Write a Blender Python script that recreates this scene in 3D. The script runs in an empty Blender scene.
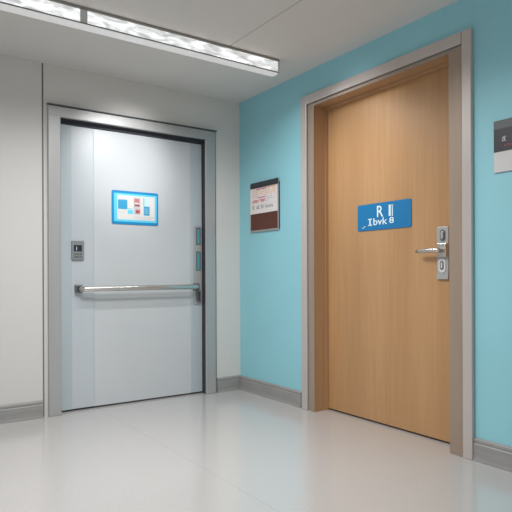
import bpy, bmesh, math, random
from mathutils import Matrix, Vector

random.seed(4)
COL = bpy.context.scene.collection
PI = math.pi
CEIL = 2.45

# ------------------------------------------------------------------ materials
def mat(name, color, rough=0.5, metal=0.0, noise=None, bump=None, emit=None, spec=0.5, aniso=None):
    """noise = (scale, amount, stretch xyz); bump = (scale, strength, stretch xyz)"""
    m = bpy.data.materials.new(name)
    m.use_nodes = True
    nt = m.node_tree
    b = nt.nodes['Principled BSDF']
    b.inputs['Base Color'].default_value = (*color, 1)
    b.inputs['Roughness'].default_value = rough
    b.inputs['Metallic'].default_value = metal
    b.inputs['Specular IOR Level'].default_value = spec
    if noise or bump:
        tc = nt.nodes.new('ShaderNodeTexCoord')
    if noise:
        sc, amt, st = noise
        mp = nt.nodes.new('ShaderNodeMapping')
        mp.inputs['Scale'].default_value = st
        nt.links.new(tc.outputs['Object'], mp.inputs['Vector'])
        n = nt.nodes.new('ShaderNodeTexNoise')
        n.inputs['Scale'].default_value = sc
        n.inputs['Detail'].default_value = 4
        nt.links.new(mp.outputs['Vector'], n.inputs['Vector'])
        r = nt.nodes.new('ShaderNodeValToRGB')
        r.color_ramp.elements[0].position = 0.3
        r.color_ramp.elements[1].position = 0.7
        r.color_ramp.elements[0].color = (*[c * (1 - amt) for c in color], 1)
        r.color_ramp.elements[1].color = (*[min(1, c * (1 + amt)) for c in color], 1)
        nt.links.new(n.outputs['Fac'], r.inputs['Fac'])
        nt.links.new(r.outputs['Color'], b.inputs['Base Color'])
    if bump:
        sc, s, st = bump
        mp = nt.nodes.new('ShaderNodeMapping')
        mp.inputs['Scale'].default_value = st
        nt.links.new(tc.outputs['Object'], mp.inputs['Vector'])
        n = nt.nodes.new('ShaderNodeTexNoise')
        n.inputs['Scale'].default_value = sc
        nt.links.new(mp.outputs['Vector'], n.inputs['Vector'])
        bp = nt.nodes.new('ShaderNodeBump')
        bp.inputs['Strength'].default_value = s
        bp.inputs['Distance'].default_value = 0.002
        nt.links.new(n.outputs['Fac'], bp.inputs['Height'])
        nt.links.new(bp.outputs['Normal'], b.inputs['Normal'])
    if emit:
        b.inputs['Emission Color'].default_value = (1, 1, 1, 1)
        b.inputs['Emission Strength'].default_value = emit
    return m

def s2l(r, g, b):
    return tuple(((c / 255) / 12.92 if c / 255 < .04045 else ((c / 255 + .055) / 1.055) ** 2.4) for c in (r, g, b))

U1 = (1, 1, 1)
M = {}
M['wall_grey'] = mat('grey_paint', s2l(216, 213, 209), .6, bump=(140, .05, U1))
M['wall_panel'] = mat('pale_panel_paint', s2l(212, 210, 208), .55, bump=(140, .05, U1))
M['teal'] = mat('teal_paint', s2l(147, 206, 217), .5, noise=(3, .02, U1), bump=(160, .06, U1))
M['ceiling'] = mat('ceiling_paint', s2l(224, 220, 216), .8, bump=(90, .05, U1))
M['ceiling_joint'] = mat('ceiling_joint', s2l(196, 191, 187), .8)
M['groove'] = mat('dark_groove', s2l(132, 131, 129), .8)
M['baseboard'] = mat('grey_vinyl', s2l(150, 149, 147), .45, noise=(6, .08, (1, 8, 1)))
M['steel'] = mat('brushed_steel', s2l(180, 180, 179), .36, .35, noise=(4, .025, (6, .6, 6)))
M['steel_dark'] = mat('dark_steel', s2l(120, 122, 124), .4, .6)  # darker steel for rails, brackets and small hardware
M['chrome'] = mat('polished_steel', s2l(206, 203, 198), .26, .85)
M['gasket'] = mat('dark_gasket', s2l(58, 60, 68), .7)  # also colours door_1's header and right lining dark in place of shade
M['door_grey'] = mat('pale_blue_grey_laminate', s2l(202, 206, 209), .3, noise=(2.2, .025, (1, .5, 1)))
M['door_edge'] = mat('shaded_blue_grey_laminate', s2l(180, 191, 197), .35)  # darker tone: painted frame shadow on the left band, plus the right strip
M['door_strip'] = mat('blue_grey_laminate', s2l(193, 200, 205), .33, noise=(2.2, .03, (1, .5, 1)))
M['casing'] = mat('pale_metal_casing', s2l(198, 189, 184), .3, .25, noise=(4, .02, (5, .4, 5)))
M['casing_inner'] = mat('taupe_metal_jamb', s2l(162, 144, 128), .38, .2, noise=(5, .03, (5, .4, 5)))
M['black'] = mat('black_plastic', s2l(44, 44, 52), .4)
M['charcoal'] = mat('charcoal_plastic', s2l(96, 100, 102), .5)
M['white'] = mat('white_card', s2l(226, 224, 222), .5)
M['notice_white'] = mat('notice_white', s2l(208, 207, 207), .5)
M['paper'] = mat('paper', s2l(232, 226, 224), .6, noise=(12, .02, U1))
M['blue'] = mat('blue_sign', s2l(8, 116, 172), .5)
M['blue_edge'] = mat('blue_border', s2l(20, 140, 200), .4)
M['blue_pic'] = mat('picture_blue', s2l(52, 160, 206), .5)
M['sky'] = mat('light_cyan', s2l(98, 212, 242), .45)
M['pale_cyan'] = mat('pale_cyan', s2l(200, 236, 244), .5)
M['pink'] = mat('pink_ink', s2l(214, 110, 140), .6)
M['poster_pink'] = mat('dusty_pink_ink', s2l(204, 122, 126), .6)
M['orange'] = mat('orange_ink', s2l(238, 168, 84), .6)
M['red'] = mat('red_brown_ink', s2l(168, 70, 60), .6)
M['ink'] = mat('grey_ink', s2l(128, 130, 136), .6)
M['pale_ink'] = mat('pale_grey_ink', s2l(196, 198, 204), .6)
M['letter'] = mat('white_lettering', s2l(222, 240, 246), .5)
M['brown'] = mat('dark_brown_panel', s2l(92, 50, 38), .6, noise=(60, .25, U1))
M['teal_glass'] = mat('teal_window', s2l(84, 150, 160), .2)
M['screen'] = mat('dark_screen', s2l(46, 50, 60), .25)
M['rim'] = mat('grey_rim', s2l(168, 166, 166), .4, .3)
M['keypad'] = mat('keypad_grey', s2l(146, 148, 148), .4, .3)
M['satin'] = mat('satin_nickel', s2l(214, 216, 216), .35, .1)
M['lens_joint'] = mat('lens_joint', s2l(206, 204, 202), .4)
M['housing'] = mat('fixture_housing', s2l(150, 146, 140), .45, .2)
M['lip'] = mat('fixture_lip', s2l(214, 214, 212), .4, emit=.3)

def floor_mat():
    m = mat('speckled_vinyl', s2l(228, 225, 223), .15, spec=1)
    m.node_tree.nodes['Principled BSDF'].inputs['IOR'].default_value = 1.7
    nt = m.node_tree; b = nt.nodes['Principled BSDF']
    tc = nt.nodes.new('ShaderNodeTexCoord')
    n = nt.nodes.new('ShaderNodeTexNoise'); n.inputs['Scale'].default_value = 130; n.inputs['Detail'].default_value = 2
    nt.links.new(tc.outputs['Object'], n.inputs['Vector'])
    r = nt.nodes.new('ShaderNodeValToRGB')
    r.color_ramp.elements[0].position = .32; r.color_ramp.elements[0].color = (*s2l(186, 182, 180), 1)
    r.color_ramp.elements[1].position = .56; r.color_ramp.elements[1].color = (*s2l(194, 191, 189), 1)
    nt.links.new(n.outputs['Fac'], r.inputs['Fac'])
    # faint welded seams between the vinyl sheets
    sx = nt.nodes.new('ShaderNodeSeparateXYZ'); nt.links.new(tc.outputs['Object'], sx.inputs['Vector'])
    masks = []
    for ax, off in (('X', 1.228), ('Y', 2.275)):
        a = nt.nodes.new('ShaderNodeMath'); a.operation = 'ADD'; a.inputs[1].default_value = off + 2.07
        nt.links.new(sx.outputs[ax], a.inputs[0])
        p = nt.nodes.new('ShaderNodeMath'); p.operation = 'PINGPONG'; p.inputs[1].default_value = 1.035
        nt.links.new(a.outputs[0], p.inputs[0])
        l = nt.nodes.new('ShaderNodeMath'); l.operation = 'LESS_THAN'; l.inputs[1].default_value = .0035
        nt.links.new(p.outputs[0], l.inputs[0]); masks.append(l)
    mx = nt.nodes.new('ShaderNodeMath'); mx.operation = 'MAXIMUM'
    nt.links.new(masks[0].outputs[0], mx.inputs[0]); nt.links.new(masks[1].outputs[0], mx.inputs[1])
    mm = nt.nodes.new('ShaderNodeMath'); mm.operation = 'MULTIPLY'; mm.inputs[1].default_value = .2
    nt.links.new(mx.outputs[0], mm.inputs[0])
    mix = nt.nodes.new('ShaderNodeMix'); mix.data_type = 'RGBA'
    nt.links.new(mm.outputs[0], mix.inputs['Factor'])
    nt.links.new(r.outputs['Color'], mix.inputs['A'])
    mix.inputs['B'].default_value = (*s2l(150, 146, 143), 1)
    nt.links.new(mix.outputs['Result'], b.inputs['Base Color'])
    return m
M['floor'] = floor_mat()

def wood_mat(name, c0, c1, c2, rough, seed=0.):
    m = mat(name, c1, rough)
    nt = m.node_tree; b = nt.nodes['Principled BSDF']
    tc = nt.nodes.new('ShaderNodeTexCoord')
    def layer(scale, st, det):
        mp = nt.nodes.new('ShaderNodeMapping'); mp.inputs['Scale'].default_value = st
        mp.inputs['Location'].default_value = (seed, seed * .3, 0)
        nt.links.new(tc.outputs['Object'], mp.inputs['Vector'])
        n = nt.nodes.new('ShaderNodeTexNoise'); n.inputs['Scale'].default_value = scale
        n.inputs['Detail'].default_value = det; n.inputs['Distortion'].default_value = .4
        nt.links.new(mp.outputs['Vector'], n.inputs['Vector'])
        return n
    a = layer(6, (1, .05, 1), 3)          # broad veneer bands, up the door
    f = layer(60, (1, .035, 1), 4)        # fine grain
    mx = nt.nodes.new('ShaderNodeMix'); mx.data_type = 'FLOAT'
    mx.inputs['Factor'].default_value = .4
    nt.links.new(a.outputs['Fac'], mx.inputs['A']); nt.links.new(f.outputs['Fac'], mx.inputs['B'])
    r = nt.nodes.new('ShaderNodeValToRGB')
    r.color_ramp.elements[0].position = .33; r.color_ramp.elements[0].color = (*c0, 1)
    r.color_ramp.elements[1].position = .68; r.color_ramp.elements[1].color = (*c2, 1)
    e = r.color_ramp.elements.new(.5); e.color = (*c1, 1)
    nt.links.new(mx.outputs['Result'], r.inputs['Fac'])
    nt.links.new(r.outputs['Color'], b.inputs['Base Color'])
    return m
M['wood'] = wood_mat('light_oak_veneer', s2l(174, 133, 91), s2l(182, 140, 97), s2l(191, 150, 107), .36)
M['wood_lining'] = wood_mat('oak_lining', s2l(172, 134, 98), s2l(180, 142, 104), s2l(188, 150, 112), .45, 3.1)

def lens_mat():
    m = mat('prismatic_lens', (.7, .71, .71), .2)
    nt = m.node_tree; b = nt.nodes['Principled BSDF']
    tc = nt.nodes.new('ShaderNodeTexCoord')
    mp = nt.nodes.new('ShaderNodeMapping'); mp.inputs['Scale'].default_value = (2.2, 9, 9)
    nt.links.new(tc.outputs['Object'], mp.inputs['Vector'])
    n = nt.nodes.new('ShaderNodeTexNoise'); n.inputs['Scale'].default_value = 3.2; n.inputs['Detail'].default_value = 5
    n.inputs['Distortion'].default_value = 1.2
    nt.links.new(mp.outputs['Vector'], n.inputs['Vector'])
    r = nt.nodes.new('ShaderNodeMapRange')
    r.inputs['From Min'].default_value = .36; r.inputs['From Max'].default_value = .62
    r.inputs['To Min'].default_value = .3; r.inputs['To Max'].default_value = .95
    nt.links.new(n.outputs['Fac'], r.inputs['Value'])
    b.inputs['Emission Color'].default_value = (.97, .99, 1, 1)
    nt.links.new(r.outputs['Result'], b.inputs['Emission Strength'])
    v = nt.nodes.new('ShaderNodeTexVoronoi'); v.inputs['Scale'].default_value = 70
    nt.links.new(tc.outputs['Object'], v.inputs['Vector'])
    bp = nt.nodes.new('ShaderNodeBump'); bp.inputs['Strength'].default_value = .3
    nt.links.new(v.outputs['Distance'], bp.inputs['Height']); nt.links.new(bp.outputs['Normal'], b.inputs['Normal'])
    return m
M['lens'] = lens_mat()

# ------------------------------------------------------------------ mesh helpers
class MB:
    """collects shapes in local (u, v, w): u along the wall, v up, w out of the wall"""
    def __init__(s): s.bm = bmesh.new()
    def _merge(s, b, mi=0, smooth=False):
        for f in b.faces: f.material_index = mi; f.smooth = smooth
        me = bpy.data.meshes.new('tmp'); b.to_mesh(me); b.free()
        s.bm.from_mesh(me); bpy.data.meshes.remove(me)
    def box(s, u0, u1, v0, v1, w0, w1, bev=0, mi=0, seg=2):
        b = bmesh.new()
        mtx = Matrix.Translation(((u0+u1)/2, (v0+v1)/2, (w0+w1)/2)) @ Matrix.Diagonal((abs(u1-u0), abs(v1-v0), abs(w1-w0), 1))
        bmesh.ops.create_cube(b, size=1, matrix=mtx)
        if bev: bmesh.ops.bevel(b, geom=b.edges[:], offset=bev, segments=seg, affect='EDGES', profile=.5)
        s._merge(b, mi); return s
    def prism(s, pts, w0, w1, mi=0, bev=0):
        """polygon in (u, v) extruded from w0 to w1"""
        b = bmesh.new()
        f = b.faces.new([b.verts.new((p[0], p[1], w0)) for p in pts])
        r = bmesh.ops.extrude_face_region(b, geom=[f])
        for v in r['geom']:
            if isinstance(v, bmesh.types.BMVert): v.co.z = w1
        bmesh.ops.recalc_face_normals(b, faces=b.faces[:])
        if bev:
            ed = [e for e in b.edges if abs(e.verts[0].co.z-w1) < 1e-6 and abs(e.verts[1].co.z-w1) < 1e-6]
            bmesh.ops.bevel(b, geom=ed, offset=bev, segments=2, affect='EDGES', profile=.5)
        s._merge(b, mi); return s
    def rrect(s, u0, u1, v0, v1, w0, w1, r, mi=0, bev=0, n=6):
        pts = []
        for cx, cy, a0 in ((u1-r, v1-r, 0), (u0+r, v1-r, 90), (u0+r, v0+r, 180), (u1-r, v0+r, 270)):
            for i in range(n+1):
                a = math.radians(a0+90*i/n); pts.append((cx+r*math.cos(a), cy+r*math.sin(a)))
        return s.prism(pts, w0, w1, mi, bev)
    def ring(s, u0, u1, v0, v1, w0, w1, t, mi=0, bev=0):
        s.box(u0, u1, v1-t, v1, w0, w1, bev, mi); s.box(u0, u1, v0, v0+t, w0, w1, bev, mi)
        s.box(u0, u0+t, v0+t, v1-t, w0, w1, bev, mi); s.box(u1-t, u1, v0+t, v1-t, w0, w1, bev, mi); return s
    def tube(s, path, r, seg=20, mi=0, caps=True, squash=1.0):
        b = bmesh.new(); rings = []
        P = [Vector(p) for p in path]
        for i, p in enumerate(P):
            t = ((P[min(i+1, len(P)-1)] - P[max(i-1, 0)])).normalized()
            up = Vector((0, 1, 0)) if abs(t.y) < .9 else Vector((1, 0, 0))
            a = t.cross(up).normalized(); c = a.cross(t).normalized()
            rr = r[i] if isinstance(r, (list, tuple)) else r
            rings.append([b.verts.new(p + a*rr*math.cos(2*PI*k/seg) + c*rr*squash*math.sin(2*PI*k/seg)) for k in range(seg)])
        for A, B in zip(rings, rings[1:]):
            for k in range(seg): b.faces.new((A[k], A[(k+1) % seg], B[(k+1) % seg], B[k]))
        if caps: b.faces.new(rings[0][::-1]); b.faces.new(rings[-1])
        bmesh.ops.recalc_face_normals(b, faces=b.faces[:])
        s._merge(b, mi, True); return s
    def sweep(s, prof, u0, u1, mi=0):
        """profile in (w, v) swept along u"""
        b = bmesh.new()
        A = [b.verts.new((u0, p[1], p[0])) for p in prof]; B = [b.verts.new((u1, p[1], p[0])) for p in prof]
        n = len(prof)
        for k in range(n): b.faces.new((A[k], A[(k+1) % n], B[(k+1) % n], B[k]))
        b.faces.new(A[::-1]); b.faces.new(B)
        bmesh.ops.recalc_face_normals(b, faces=b.faces[:])
        s._merge(b, mi); return s
    def text(s, txt, u0, u1, v0, v1, w, depth=.0008, mi=0, shear=0):
        cu = bpy.data.curves.new('t', 'FONT'); cu.body = txt; cu.extrude = .5; cu.resolution_u = 3; cu.shear = shear; cu.offset = .008
        o = bpy.data.objects.new('t', cu); COL.objects.link(o)
        bpy.context.view_layer.update()
        me = bpy.data.meshes.new_from_object(o.evaluated_get(bpy.context.evaluated_depsgraph_get()))
        bpy.data.objects.remove(o); bpy.data.curves.remove(cu)
        xs = [v.co.x for v in me.vertices]; ys = [v.co.y for v in me.vertices]
        x0, x1, y0, y1 = min(xs), max(xs), min(ys), max(ys)
        for v in me.vertices:
            v.co = (u0+(v.co.x-x0)/(x1-x0)*(u1-u0), v0+(v.co.y-y0)/(y1-y0)*(v1-v0), w+(depth if v.co.z > 0 else 0))
        b = bmesh.new(); b.from_mesh(me); bpy.data.meshes.remove(me)
        s._merge(b, mi); return s
    def build(s, name, mats, parent=None, origin=(0, 0, 0)):
        if not isinstance(mats, (list, tuple)): mats = [mats]
        me = bpy.data.meshes.new(name)
        if origin != (0, 0, 0): bmesh.ops.translate(s.bm, vec=[-c for c in origin], verts=s.bm.verts[:])
        s.bm.to_mesh(me); s.bm.free()
        for m in mats: me.materials.append(m)
        o = bpy.data.objects.new(name, me); COL.objects.link(o)
        if parent: o.parent = parent
        return o

# left wall lies in y = 0 (u = x); right wall lies in x = 0 (u = -y)
LEFT = Matrix(((1, 0, 0, 0), (0, 0, -1, 0), (0, 1, 0, 0), (0, 0, 0, 1)))
RIGHT = Matrix(((0, 0, -1, 0), (-1, 0, 0, 0), (0, 1, 0, 0), (0, 0, 0, 1)))
def tag(o, label=None, cat=None, group=None, kind=None):
    for k, v in (('label', label), ('category', cat), ('group', group), ('kind', kind)):
        if v: o[k] = v
    return o
def root(name, wall, label, cat, kind=None):
    o = bpy.data.objects.new(name, None); COL.objects.link(o)
    o.empty_display_size = .1
    o.matrix_world = wall.copy()
    return tag(o, label, cat, kind=kind)
def on_wall(o, wall, label, cat, kind='structure'):
    o.matrix_world = wall.copy()
    return tag(o, label, cat, kind=kind)

# ------------------------------------------------------------------ room shell
XE, YE = -6.2, 6.6     # how far the two walls run
b = MB(); b.box(XE, .25, -.06, 0, -.25, YE)
on_wall(b.build('floor', M['floor']), LEFT, 'pale glossy speckled vinyl floor', 'floor')
# ceiling: two boards with a narrow joint between them
b = MB()
b.box(XE, -.709, CEIL, CEIL+.05, .93, YE); b.box(-.697, .25, CEIL, CEIL+.05, .93, YE)
b.box(-.709, -.697, CEIL+.0006, CEIL+.05, .93, YE, mi=1)
b.box(XE, .25, CEIL, CEIL+.05, -.25, .93)
on_wall(b.build('ceiling', [M['ceiling'], M['ceiling_joint']]), LEFT, 'matt grey ceiling with one board joint', 'ceiling')

# left wall with recess for door_1
D1L, D1R, D1T = -1.515, -.322, 2.104
b = MB()
b.box(XE, -1.632, 0, CEIL, -.2, .012, mi=1)
b.box(-1.632, -1.618, 0, CEIL, -.2, -.006, mi=2)
b.box(-1.618, D1L, 0, CEIL, -.2, 0)
b.box(D1R, 0, 0, CEIL, -.2, 0)
b.box(D1L, D1R, D1T, CEIL, -.2, 0)
b.box(D1L, D1R, 0, D1T, -.2, -.13, mi=2)
on_wall(b.build('wall_left', [M['wall_grey'], M['wall_panel'], M['groove']]), LEFT, 'pale grey painted wall around the grey door', 'wall')
# right wall with recess for door_2
D2L, D2R, D2T = .97, 2.125, 2.2
b = MB()
b.box(-.2, D2L, 0, CEIL, -.22, 0)
b.box(D2R, YE, 0, CEIL, -.22, 0)
b.box(D2L, D2R, D2T, CEIL, -.22, 0)
b.box(D2L, D2R, 0, D2T, -.22, -.18, mi=1)
on_wall(b.build('wall_right', [M['teal'], M['gasket']]), RIGHT, 'teal painted wall around the wooden door', 'wall')

PROF = [(0, 0), (.02, 0), (.017, .012), (.0145, .02), (.0145, .088), (.0095, .094), (.0125, .1), (.0125, .112), (.008, .119), (0, .121)]
def board(name, wall, u0, u1, label, dw=0):
    b = MB(); b.sweep([(w+dw, v) for w, v in PROF], u0, u1)
    on_wall(b.build(name, M['baseboard']), wall, label, 'baseboard')
board('baseboard_left', LEFT, XE, -1.636, 'grey baseboard left of the grey door', .012)
board('baseboard_corner', LEFT, -.234, 0, 'short grey baseboard between the grey door and the room corner')
board('baseboard_right', RIGHT, .02, .832, 'grey baseboard on the teal wall between corner and wooden door')
board('baseboard_far_right', RIGHT, 2.252, YE, 'grey baseboard on the teal wall right of the wooden door')

# ------------------------------------------------------------------ door_1 : pale grey door, left wall
d1 = root('door_1', LEFT @ Matrix.Translation((-.92, 0, 0)), 'pale blue-grey flush door with steel frame and horizontal push bar', 'door', 'structure')
O1 = (-.92, 0, 0)
fr = MB()
# jambs and header: flat face, rounded outer return, and a lining going back into the wall
fr.box(-1.593, -1.507, 0, 2.098, -.0, .024, .005); fr.box(-1.513, -1.504, 0, 2.098, -.128, .004)
fr.box(-.343, -.25, 0, 2.098, 0, .018, .005)
fr.box(-1.593, -.25, 2.088, 2.164, 0, .021, .005)
frame = fr.build('door_frame', M['steel'], d1, O1)
ln = MB(); ln.box(-1.599, -.24, 2.166, 2.173, 0, .034, .002); ln.box(-.25, -.242, 0, 2.166, 0, .012, .002)
ln.build('drip_rail', M['steel_dark'], frame)
frame.children[0].location = (.92, 0, 0)
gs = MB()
gs.box(-1.504, -.332, 2.062, 2.09, -.128, -.05); gs.box(-1.504, -.332, 2.088, 2.103, -.128, -.001); gs.box(-.339, -.323, 0, 2.088, -.128, -.001); gs.box(-1.504, -1.492, 0, 2.062, -.128, -.05)  # seals; header and right lining coloured dark to stand in for reveal shade
gs.build('seal_and_reveal_shade', M['gasket'], d1, O1)
lf = MB()
W = -.058
lf.box(-1.491, -.34, .012, 2.061, W-.045, W, .002, 0)
lf.box(-1.49, -1.249, .013, 2.06, W-.002, W+.007, .0055, 1)
lf.box(-1.49, -1.412, .0135, 2.0595, W-.002, W+.0085, .0012, 2)  # left band: the frame's shadow put into the laminate colour
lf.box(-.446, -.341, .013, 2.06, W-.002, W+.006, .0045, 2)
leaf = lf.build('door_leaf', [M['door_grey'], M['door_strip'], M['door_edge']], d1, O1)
# push bar
pb = MB()
pz, pw = .882, W+.075
pb.tube([(-1.356, pz-.004, W+.03), (-1.354, pz-.003, W+.055), (-1.345, pz-.002, pw-.006), (-1.33, pz-.001, pw), (-.9, pz, pw), (-.438, pz+.001, pw), (-.421, pz+.001, pw-.008), (-.413, pz+.001, W+.045), (-.412, pz+.001, W+.016)], .0205, 24)
bar = pb.build('push_bar', M['chrome'], d1, O1)
def sub(mb, name, m, par, org=O1):
    return mb.build(name, m, par, org)
br = MB(); br.box(-1.394, -1.342, pz-.03, pz+.03, W, W+.04, .006); br.box(-1.387, -1.36, pz-.02, pz+.018, W+.04, W+.043, 0, 1)
sub(br, 'bracket', [M['steel_dark'], M['gasket']], bar)
br = MB(); br.box(-.43, -.375, pz-.03, pz+.03, W, W+.026, .006)
sub(br, 'bracket', M['steel_dark'], bar)
# entry keypad
kp = MB()
kp.rrect(-1.416, -1.326, 1.09, 1.232, W, W+.022, .01, 0, .004); 
key = kp.build('entry_keypad', M['keypad'], d1, O1)
k = MB(); k.box(-1.402, -1.343, 1.152, 1.198, W+.022, W+.0232); k.box(-1.384, -1.38, 1.16, 1.186, W+.0232, W+.0238, 0, 1)
sub(k, 'screen', [M['screen'], M['letter']], key)
for r in range(2):
    for c in range(3):
        k = MB(); k.box(-1.4+c*.02, -1.385+c*.02, 1.127-r*.02, 1.14-r*.02, W+.0215, W+.0245, .001)
        sub(k, 'key', M['steel_dark'], key)
# lock plate with two sight windows and a cylinder
lp = MB(); lp.rrect(-.424, -.35, .735, 1.385, W, W+.014, .012, 0, .004)
lock = lp.build('lock_plate', M['steel'], d1, O1)
for v0, v1 in ((1.235, 1.362), (1.022, 1.166)):
    k = MB(); k.ring(-.402, -.362, v0-.006, v1+.006, W+.013, W+.02, .005, 0, .001); k.box(-.398, -.366, v0, v1, W+.012, W+.0155, 0, 1)
    sub(k, 'sight_window', [M['steel_dark'], M['teal_glass']], lock)
k = MB(); k.rrect(-.402, -.362, .752, .855, W+.013, W+.026, .016, 0, .004); k.rrect(-.39, -.374, .77, .84, W+.026, W+.0275, .007, 1)
sub(k, 'lock_cylinder', [M['steel_dark'], M['gasket']], lock)

# ------------------------------------------------------------------ door_2 : oak door, right wall
d2 = root('door_2', RIGHT @ Matrix.Translation((1.54, 0, 0)), 'light oak flush door with lever handle set deep in the teal wall', 'door', 'structure')
O2 = (1.54, 0, 0)
FL, FR, FT = .852, 2.256, 2.268      # outer casing
fr = MB()
fr.box(FL, FL+.064, 0, FT, 0, .024, .004); fr.box(FR-.057, FR, 0, FT, 0, .024, .004)
fr.box(FL+.06, FR-.06, FT-.064, FT, 0, .0238, .004)
casing = fr.build('door_casing', M['casing'], d2, O2)
ja = MB()
ja.box(FL+.07, .984, 0, FT-.07, -.0, .013, .003); ja.box(2.11, FR-.062, 0, FT-.07, 0, .013, .003)
ja.box(.984, 2.11, FT-.09, FT-.07, 0, .013, .002)
ja.build('door_jamb', M['casing_inner'], d2, O2)
WD = -.118
li = MB()
li.box(.971, .984, 0, 2.186, -.178, 0, .001); li.box(2.11, 2.124, 0, 2.186, -.178, 0, .001); li.box(.984, 2.11, 2.178, 2.199, -.178, 0, .001)
# stops
li.box(.984, .991, 0, 2.178, WD, WD+.026, .001); li.box(.991, 2.11, 2.162, 2.178, WD, WD+.03, .001)
li.build('door_lining', M['wood_lining'], d2, O2)
lf = MB(); lf.box(.987, 2.107, .012, 2.176, WD-.045, WD-.001, .0015)
lf.build('door_leaf', M['wood'], d2, O2)
# lock plate with lever
lp = MB(); W2 = WD-.001
lp.box(1.937, 2.017, .948, 1.252, W2, W2+.012, .003)
lp.box(1.937, 2.017, .948, .975, W2+.012, W2+.015, .001)
plate = lp.build('lock_plate', M['steel'], d2, O2)
k = MB(); k.box(1.956, 2.016, 1.076, 1.156, W2+.012, W2+.034, .005)
k.tube([(1.985, 1.115, W2+.03), (1.985, 1.115, W2+.06)], .014)
k.tube([(1.998, 1.115, W2+.058), (1.975, 1.115, W2+.061), (1.92, 1.115, W2+.061), (1.86, 1.114, W2+.059), (1.826, 1.113, W2+.056)], [.014, .0145, .0135, .0125, .009], 20, squash=1.0)
sub(k, 'lever_handle', M['chrome'], plate, O2)
k = MB(); k.rrect(1.962, 1.998, 1.168, 1.236, W2+.012, W2+.016, .016, 0, .002); k.rrect(1.973, 1.99, 1.18, 1.225, W2+.016, W2+.024, .008, 1, .002)
sub(k, 'thumb_turn', [M['steel_dark'], M['steel']], plate, O2)
k = MB(); k.rrect(1.951, 2.001, .986, 1.07, W2+.012, W2+.016, .024, 0, .002); k.rrect(1.963, 1.989, 1.002, 1.054, W2+.016, W2+.018, .0125, 1, .001); k.rrect(1.971, 1.981, 1.012, 1.044, W2+.018, W2+.0195, .004, 0)
sub(k, 'keyhole', [M['satin'], M['steel_dark']], plate, O2)

# ------------------------------------------------------------------ signs
# blue lettered sign on the oak door
ORG = (1.518, 1.27, W2)
s = root('door_sign', RIGHT @ Matrix.Translation(ORG), 'bright blue rectangular sign with white lettering on the oak door', 'sign')
b = MB(); b.rrect(1.291, 1.747, 1.268, 1.443, W2+.0004, W2+.006, .012, 0, .0015)
b.build('panel', M['blue'], s, ORG)
F = W2+.006
def word(name, m, *shapes):
    b = MB()
    for sh in shapes:
        if sh[0] == 'box': b.box(*sh[1:])
        else: b.text(*sh)
    return b.build(name, m, s, ORG)
word('letter', M['letter'], ('R', 1.468, 1.522, 1.351, 1.424, F))
word('letter', M['letter'], ('box', 1.568, 1.585, 1.35, 1.421, F, F+.0008))
word('letter', M['letter'], ('box', 1.594, 1.602, 1.348, 1.42, F, F+.0008), ('box', 1.59, 1.606, 1.412, 1.421, F, F+.0008))
word('letter', M['letter'], ('box', 1.4, 1.412, 1.299, 1.345, F, F+.0008), ('box', 1.389, 1.423, 1.338, 1.3455, F, F+.0008), ('box', 1.389, 1.423, 1.2985, 1.306, F, F+.0008))
word('lettering', M['letter'], ('bvk', 1.436, 1.556, 1.3, 1.346, F))
word('letter', M['letter'], ('8', 1.572, 1.61, 1.303, 1.342, F))
word('tick_mark', M['letter'], ('box', 1.336, 1.352, 1.286, 1.2905, F, F+.0008), ('box', 1.352, 1.364, 1.294, 1.2985, F, F+.0008))

# information poster on the grey door
WP = W+.0004
P0, P1, Q0, Q1 = -1.112, -.734, 1.367, 1.622
ORG = (-.923, Q0, WP)
s = root('information_poster', LEFT @ Matrix.Translation(ORG), 'blue-bordered information poster with small pictures on the grey door', 'poster')
b = MB(); b.rrect(P0, P1, Q0, Q1, WP, WP+.006, .012, 0, .0015); b.build('border', M['blue_edge'], s, ORG)
b = MB(); b.rrect(P0+.016, P1-.014, Q0+.02, Q1-.02, WP+.006, WP+.0068, .006); b.build('backing', M['sky'], s, ORG)
b = MB(); b.box(P0+.042, P1-.03, Q0+.036, Q1-.034, WP+.0068, WP+.0074); b.build('sheet', M['white'], s, ORG)
F = WP+.0074
def px(x, y):   # zoomed picture position -> wall position on the poster
    return P0+(x-92)/(428-92)*(P1-P0), Q1-(y-78)/(325-78)*(Q1-Q0)
def rect(b, x0, y0, x1, y1, w=F, t=.0005, mi=0):
    u0, v1 = px(x0, y0); u1, v0 = px(x1, y1); b.box(u0, u1, v0, v1, w, w+t, 0, mi)
b = MB(); rect(b, 134, 146, 200, 214); rect(b, 203, 218, 240, 246, mi=1); rect(b, 134, 138, 196, 146, mi=2); rect(b, 204, 205, 236, 212, mi=1)
b.build('printed_picture', [M['blue_pic'], M['sky'], M['pale_ink']], s, ORG)
b = MB(); rect(b, 245, 122, 294, 250, mi=2); rect(b, 250, 132, 286, 160, F+.0005); rect(b, 252, 174, 288, 188, F+.0005, mi=1); rect(b, 256, 160, 276, 168, F+.0005, mi=3); rect(b, 258, 210, 292, 240, F+.0005); rect(b, 262, 222, 284, 236, F+.001, mi=1)
b.build('printed_picture', [M['poster_pink'], M['red'], M['pale_ink'], M['paper']], s, ORG)
b = MB(); rect(b, 314, 122, 360, 180, mi=1); rect(b, 318, 184, 362, 252); rect(b, 318, 122, 322, 180, F+.0005, mi=2); rect(b, 366, 122, 388, 250, mi=3)
for r in range(3):
    for c in range(3): rect(b, 326+c*11, 200+r*15, 331+c*11, 206+r*15, F+.0005, mi=1)
b.build('printed_picture', [M['blue_pic'], M['pale_cyan'], M['charcoal'], M['paper']], s, ORG)
def text_row(y0, y1, x, xe):
    b = MB()
    while x < xe:
        w = random.uniform(6, 15); rect(b, x, y0, min(x+w, xe+4), y1); x += w+4
    b.build('printed_text', M['pale_ink'], s, ORG)
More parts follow.
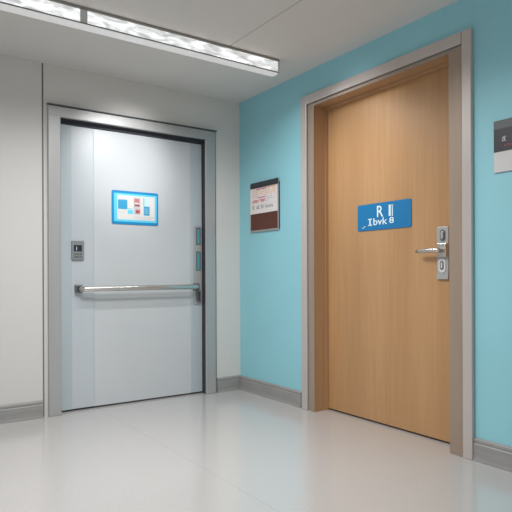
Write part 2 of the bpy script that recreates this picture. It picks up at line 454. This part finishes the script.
text_row(264, 271, 250, 396); text_row(279, 285, 250, 376); text_row(226, 230, 140, 188); text_row(240, 244, 140, 178)

# notice board between the corner and the oak door
A0, A1, B0, B1 = .172, .567, 1.326, 1.724
ORG = (.37, B0, 0)
s = root('wall_notice', RIGHT @ Matrix.Translation(ORG), 'framed notice with white sheet above dark brown panel, left of the oak door', 'notice')
b = MB(); b.rrect(A0, A1, B0, B1, 0, .012, .006, 0, .002); b.box(A1-.006, A1+.003, B0+.01, B1-.02, 0, .01, 0, 1)
b.build('frame', [M['rim'], M['gasket']], s, ORG)
b = MB(); b.rrect(A0+.022, A1-.002, B1-.04, B1+.004, .008, .022, .006, 0, .003); b.build('clip_bar', M['black'], s, ORG)
b = MB(); b.box(A0+.008, A1-.012, B0+.15, B1-.042, .012, .0136); b.build('paper_sheet', M['paper'], s, ORG)
b = MB(); b.box(A0+.018, A1-.012, B0+.016, B0+.148, .012, .0145, .001); b.build('brown_panel', M['brown'], s, ORG)
F = .0136
b = MB()
for r in range(4):
    for c in range(15):
        if random.random() < .7: b.box(A0+.05+c*.021, A0+.06+c*.021, B1-.066-r*.016, B1-.057-r*.016, F, F+.0004)
tag(b.build('dot_pattern', M['orange'], s, ORG), kind=None)
word('orange_line', M['orange'], ('box', A0+.24, A0+.36, B1-.053, B1-.047, F, F+.0004))
word('orange_line', M['orange'], ('box', A0+.11, A0+.15, B1-.145, B1-.138, F+.0002, F+.0007))
b = MB(); b.box(A0+.1, A0+.24, B1-.056, B1-.048, F, F+.0005)
for (u, v, l) in ((.12, .126, .1), (.05, .146, .06), (.15, .146, .07), (.04, .158, .09), (.16, .158, .05)):
    b.box(A0+u, A0+u+l, B1-v, B1-v+.009, F, F+.0005)
b.build('pink_print', M['pink'], s, ORG)
b = MB()
for (u, v, l) in ((.21, .127, .1), (.22, .141, .13), (.21, .155, .06)): b.box(A0+u, A0+u+l, B1-v, B1-v+.005, F, F+.0004)
b.box(A0+.02, A1-.02, B1-.178, B1-.176, F, F+.0004)
b.build('pale_print', M['pale_ink'], s, ORG)
for t, u0, u1 in (('R', .045, .07), ('at', .1, .142), ('n', .163, .186), ('l', .2, .205), ('lom', .228, .322)):
    word('printed_word', M['ink'], (t, A0+u0, A0+u1, B1-.212, B1-.182, F))

# black and white notice on the right edge of the picture
A0, A1, B0, B1 = 2.376, 2.74, 1.488, 1.748
ORG = (2.55, B0, 0)
s = root('wall_notice', RIGHT @ Matrix.Translation(ORG), 'black and white notice on the teal wall right of the oak door', 'notice')
b = MB(); b.box(A0, A1, B0, B1, 0, .008, .0015); b.build('backing', M['rim'], s, ORG)
b = MB(); b.box(A0, A1, 1.706, B1, .008, .0095, 0); b.build('header_strip', M['charcoal'], s, ORG)
b = MB(); b.box(A0, A1, 1.59, 1.706, .008, .0094, 0); b.build('black_panel', M['black'], s, ORG)
b = MB(); b.box(A0, A1, B0, 1.59, .008, .0092, 0); b.build('white_panel', M['notice_white'], s, ORG)
word('emblem', M['rim'], ('a', A0+.044, A0+.066, 1.64, 1.66, .0094), ('box', A0+.052, A0+.068, 1.6605, 1.664, .0094, .0102))
b = MB()
for i, (u, l) in enumerate(((.058, .01), (.074, .012), (.092, .008), (.106, .014), (.126, .01))): b.box(A0+u, A0+u+l, 1.614+(i % 2)*.003, 1.621+(i % 2)*.003, .0094, .01)
b.build('red_print', M['red'], s, ORG)

# ------------------------------------------------------------------ ceiling light
LX0, LX1 = -2.97, -.3
ORG = (-1.64, CEIL, .92)
cl = root('ceiling_light', LEFT @ Matrix.Translation(ORG), 'long fluorescent batten light with prismatic lens mounted on the grey ceiling', 'light')
b = MB()
b.box(LX0, LX1, CEIL-.014, CEIL, .893, .97, .003)
b.box(LX0+.004, LX1-.004, CEIL-.088, CEIL-.016, .916, .937)
b.build('housing', M['housing'], cl, ORG)
for x0, x1 in ((LX0+.014, -1.662), (-1.622, LX1-.014)):
    b = MB(); b.box(x0, x1, CEIL-.089, CEIL-.016, .938, .966, .004)
    b.build('lens', M['lens'], cl, ORG)
b = MB(); b.box(-1.662, -1.622, CEIL-.089, CEIL-.016, .936, .967, .002); b.build('joint_cover', M['lens_joint'], cl, ORG)
b = MB(); b.box(LX0+.006, LX1-.006, CEIL-.0945, CEIL-.087, .93, .969, .002); b.build('lens_rail', M['steel_dark'], cl, ORG)
b = MB()
b.sweep([(.92, CEIL-.09), (.967, CEIL-.0945), (.966, CEIL-.099), (.94, CEIL-.102), (.902, CEIL-.102), (.895, CEIL-.096), (.895, CEIL-.016), (.915, CEIL-.016), (.915, CEIL-.09)], LX0+.008, LX1-.008)
b.build('reflector', M['lip'], cl, ORG)
for x0 in (LX0, LX1-.014):
    b = MB(); b.box(x0, x0+.014, CEIL-.103, CEIL-.008, .893, .969, .003)
    b.build('end_cap', M['satin'], cl, ORG)

# ------------------------------------------------------------------ lights
def area(name, loc, sx, sy, power, color=(1, 1, 1), rot=(0, 0, 0), spread=180):
    l = bpy.data.lights.new(name, 'AREA'); l.shape = 'RECTANGLE'; l.size = sx; l.size_y = sy
    l.energy = power; l.color = color; l.spread = math.radians(spread)
    o = bpy.data.objects.new(name, l); COL.objects.link(o); o.location = loc; o.rotation_euler = rot
    return o
def spot(name, loc, target, power, angle, size=.12):
    l = bpy.data.lights.new(name, 'SPOT'); l.energy = power; l.spot_size = math.radians(angle); l.spot_blend = 1; l.shadow_soft_size = size
    o = bpy.data.objects.new(name, l); COL.objects.link(o); o.location = loc
    o.rotation_euler = (Vector(target)-Vector(loc)).to_track_quat('-Z', 'Y').to_euler()
    return o
area('ceiling_panel_lamp', (-1.62, -1.8, CEIL-.02), .7, .6, 37, spread=155)
area('fixture_lamp', (-1.1, -.94, CEIL-.11), 1.5, .06, 11, spread=160)
spot('added_door_spot', (-.98, -1.0, 2.3), (-1.0, .06, 1.86), 58, 48)  # added spot without a fixture, brightens the upper grey door
spot('added_oak_door_spot', (-.85, -1.5, 2.33), (.12, -1.38, 1.82), 30, 54)  # unseen extra spot, lifts the top of the oak door

w = bpy.data.worlds.new('world'); bpy.context.scene.world = w; w.use_nodes = True
w.node_tree.nodes['Background'].inputs['Color'].default_value = (.97, .985, 1, 1)
w.node_tree.nodes['Background'].inputs['Strength'].default_value = .62

# ------------------------------------------------------------------ camera
cam = bpy.data.cameras.new('camera'); co = bpy.data.objects.new('camera', cam); COL.objects.link(co)
cam.sensor_width = 36; cam.lens = 36*560/512; cam.shift_y = 19/512
Fv = Vector((.569158, .822228, 0))
co.location = (-2.6177, -4.0224, .9766)
co.rotation_euler = (Fv.to_track_quat('-Z', 'Y').to_matrix() @ Matrix.Rotation(math.radians(-.22), 3, 'Z')).to_euler()
cam.clip_start = .05
sc = bpy.context.scene
sc.camera = co
sc.view_settings.view_transform = 'Standard'
sc.view_settings.look = 'None'
sc.view_settings.exposure = 0
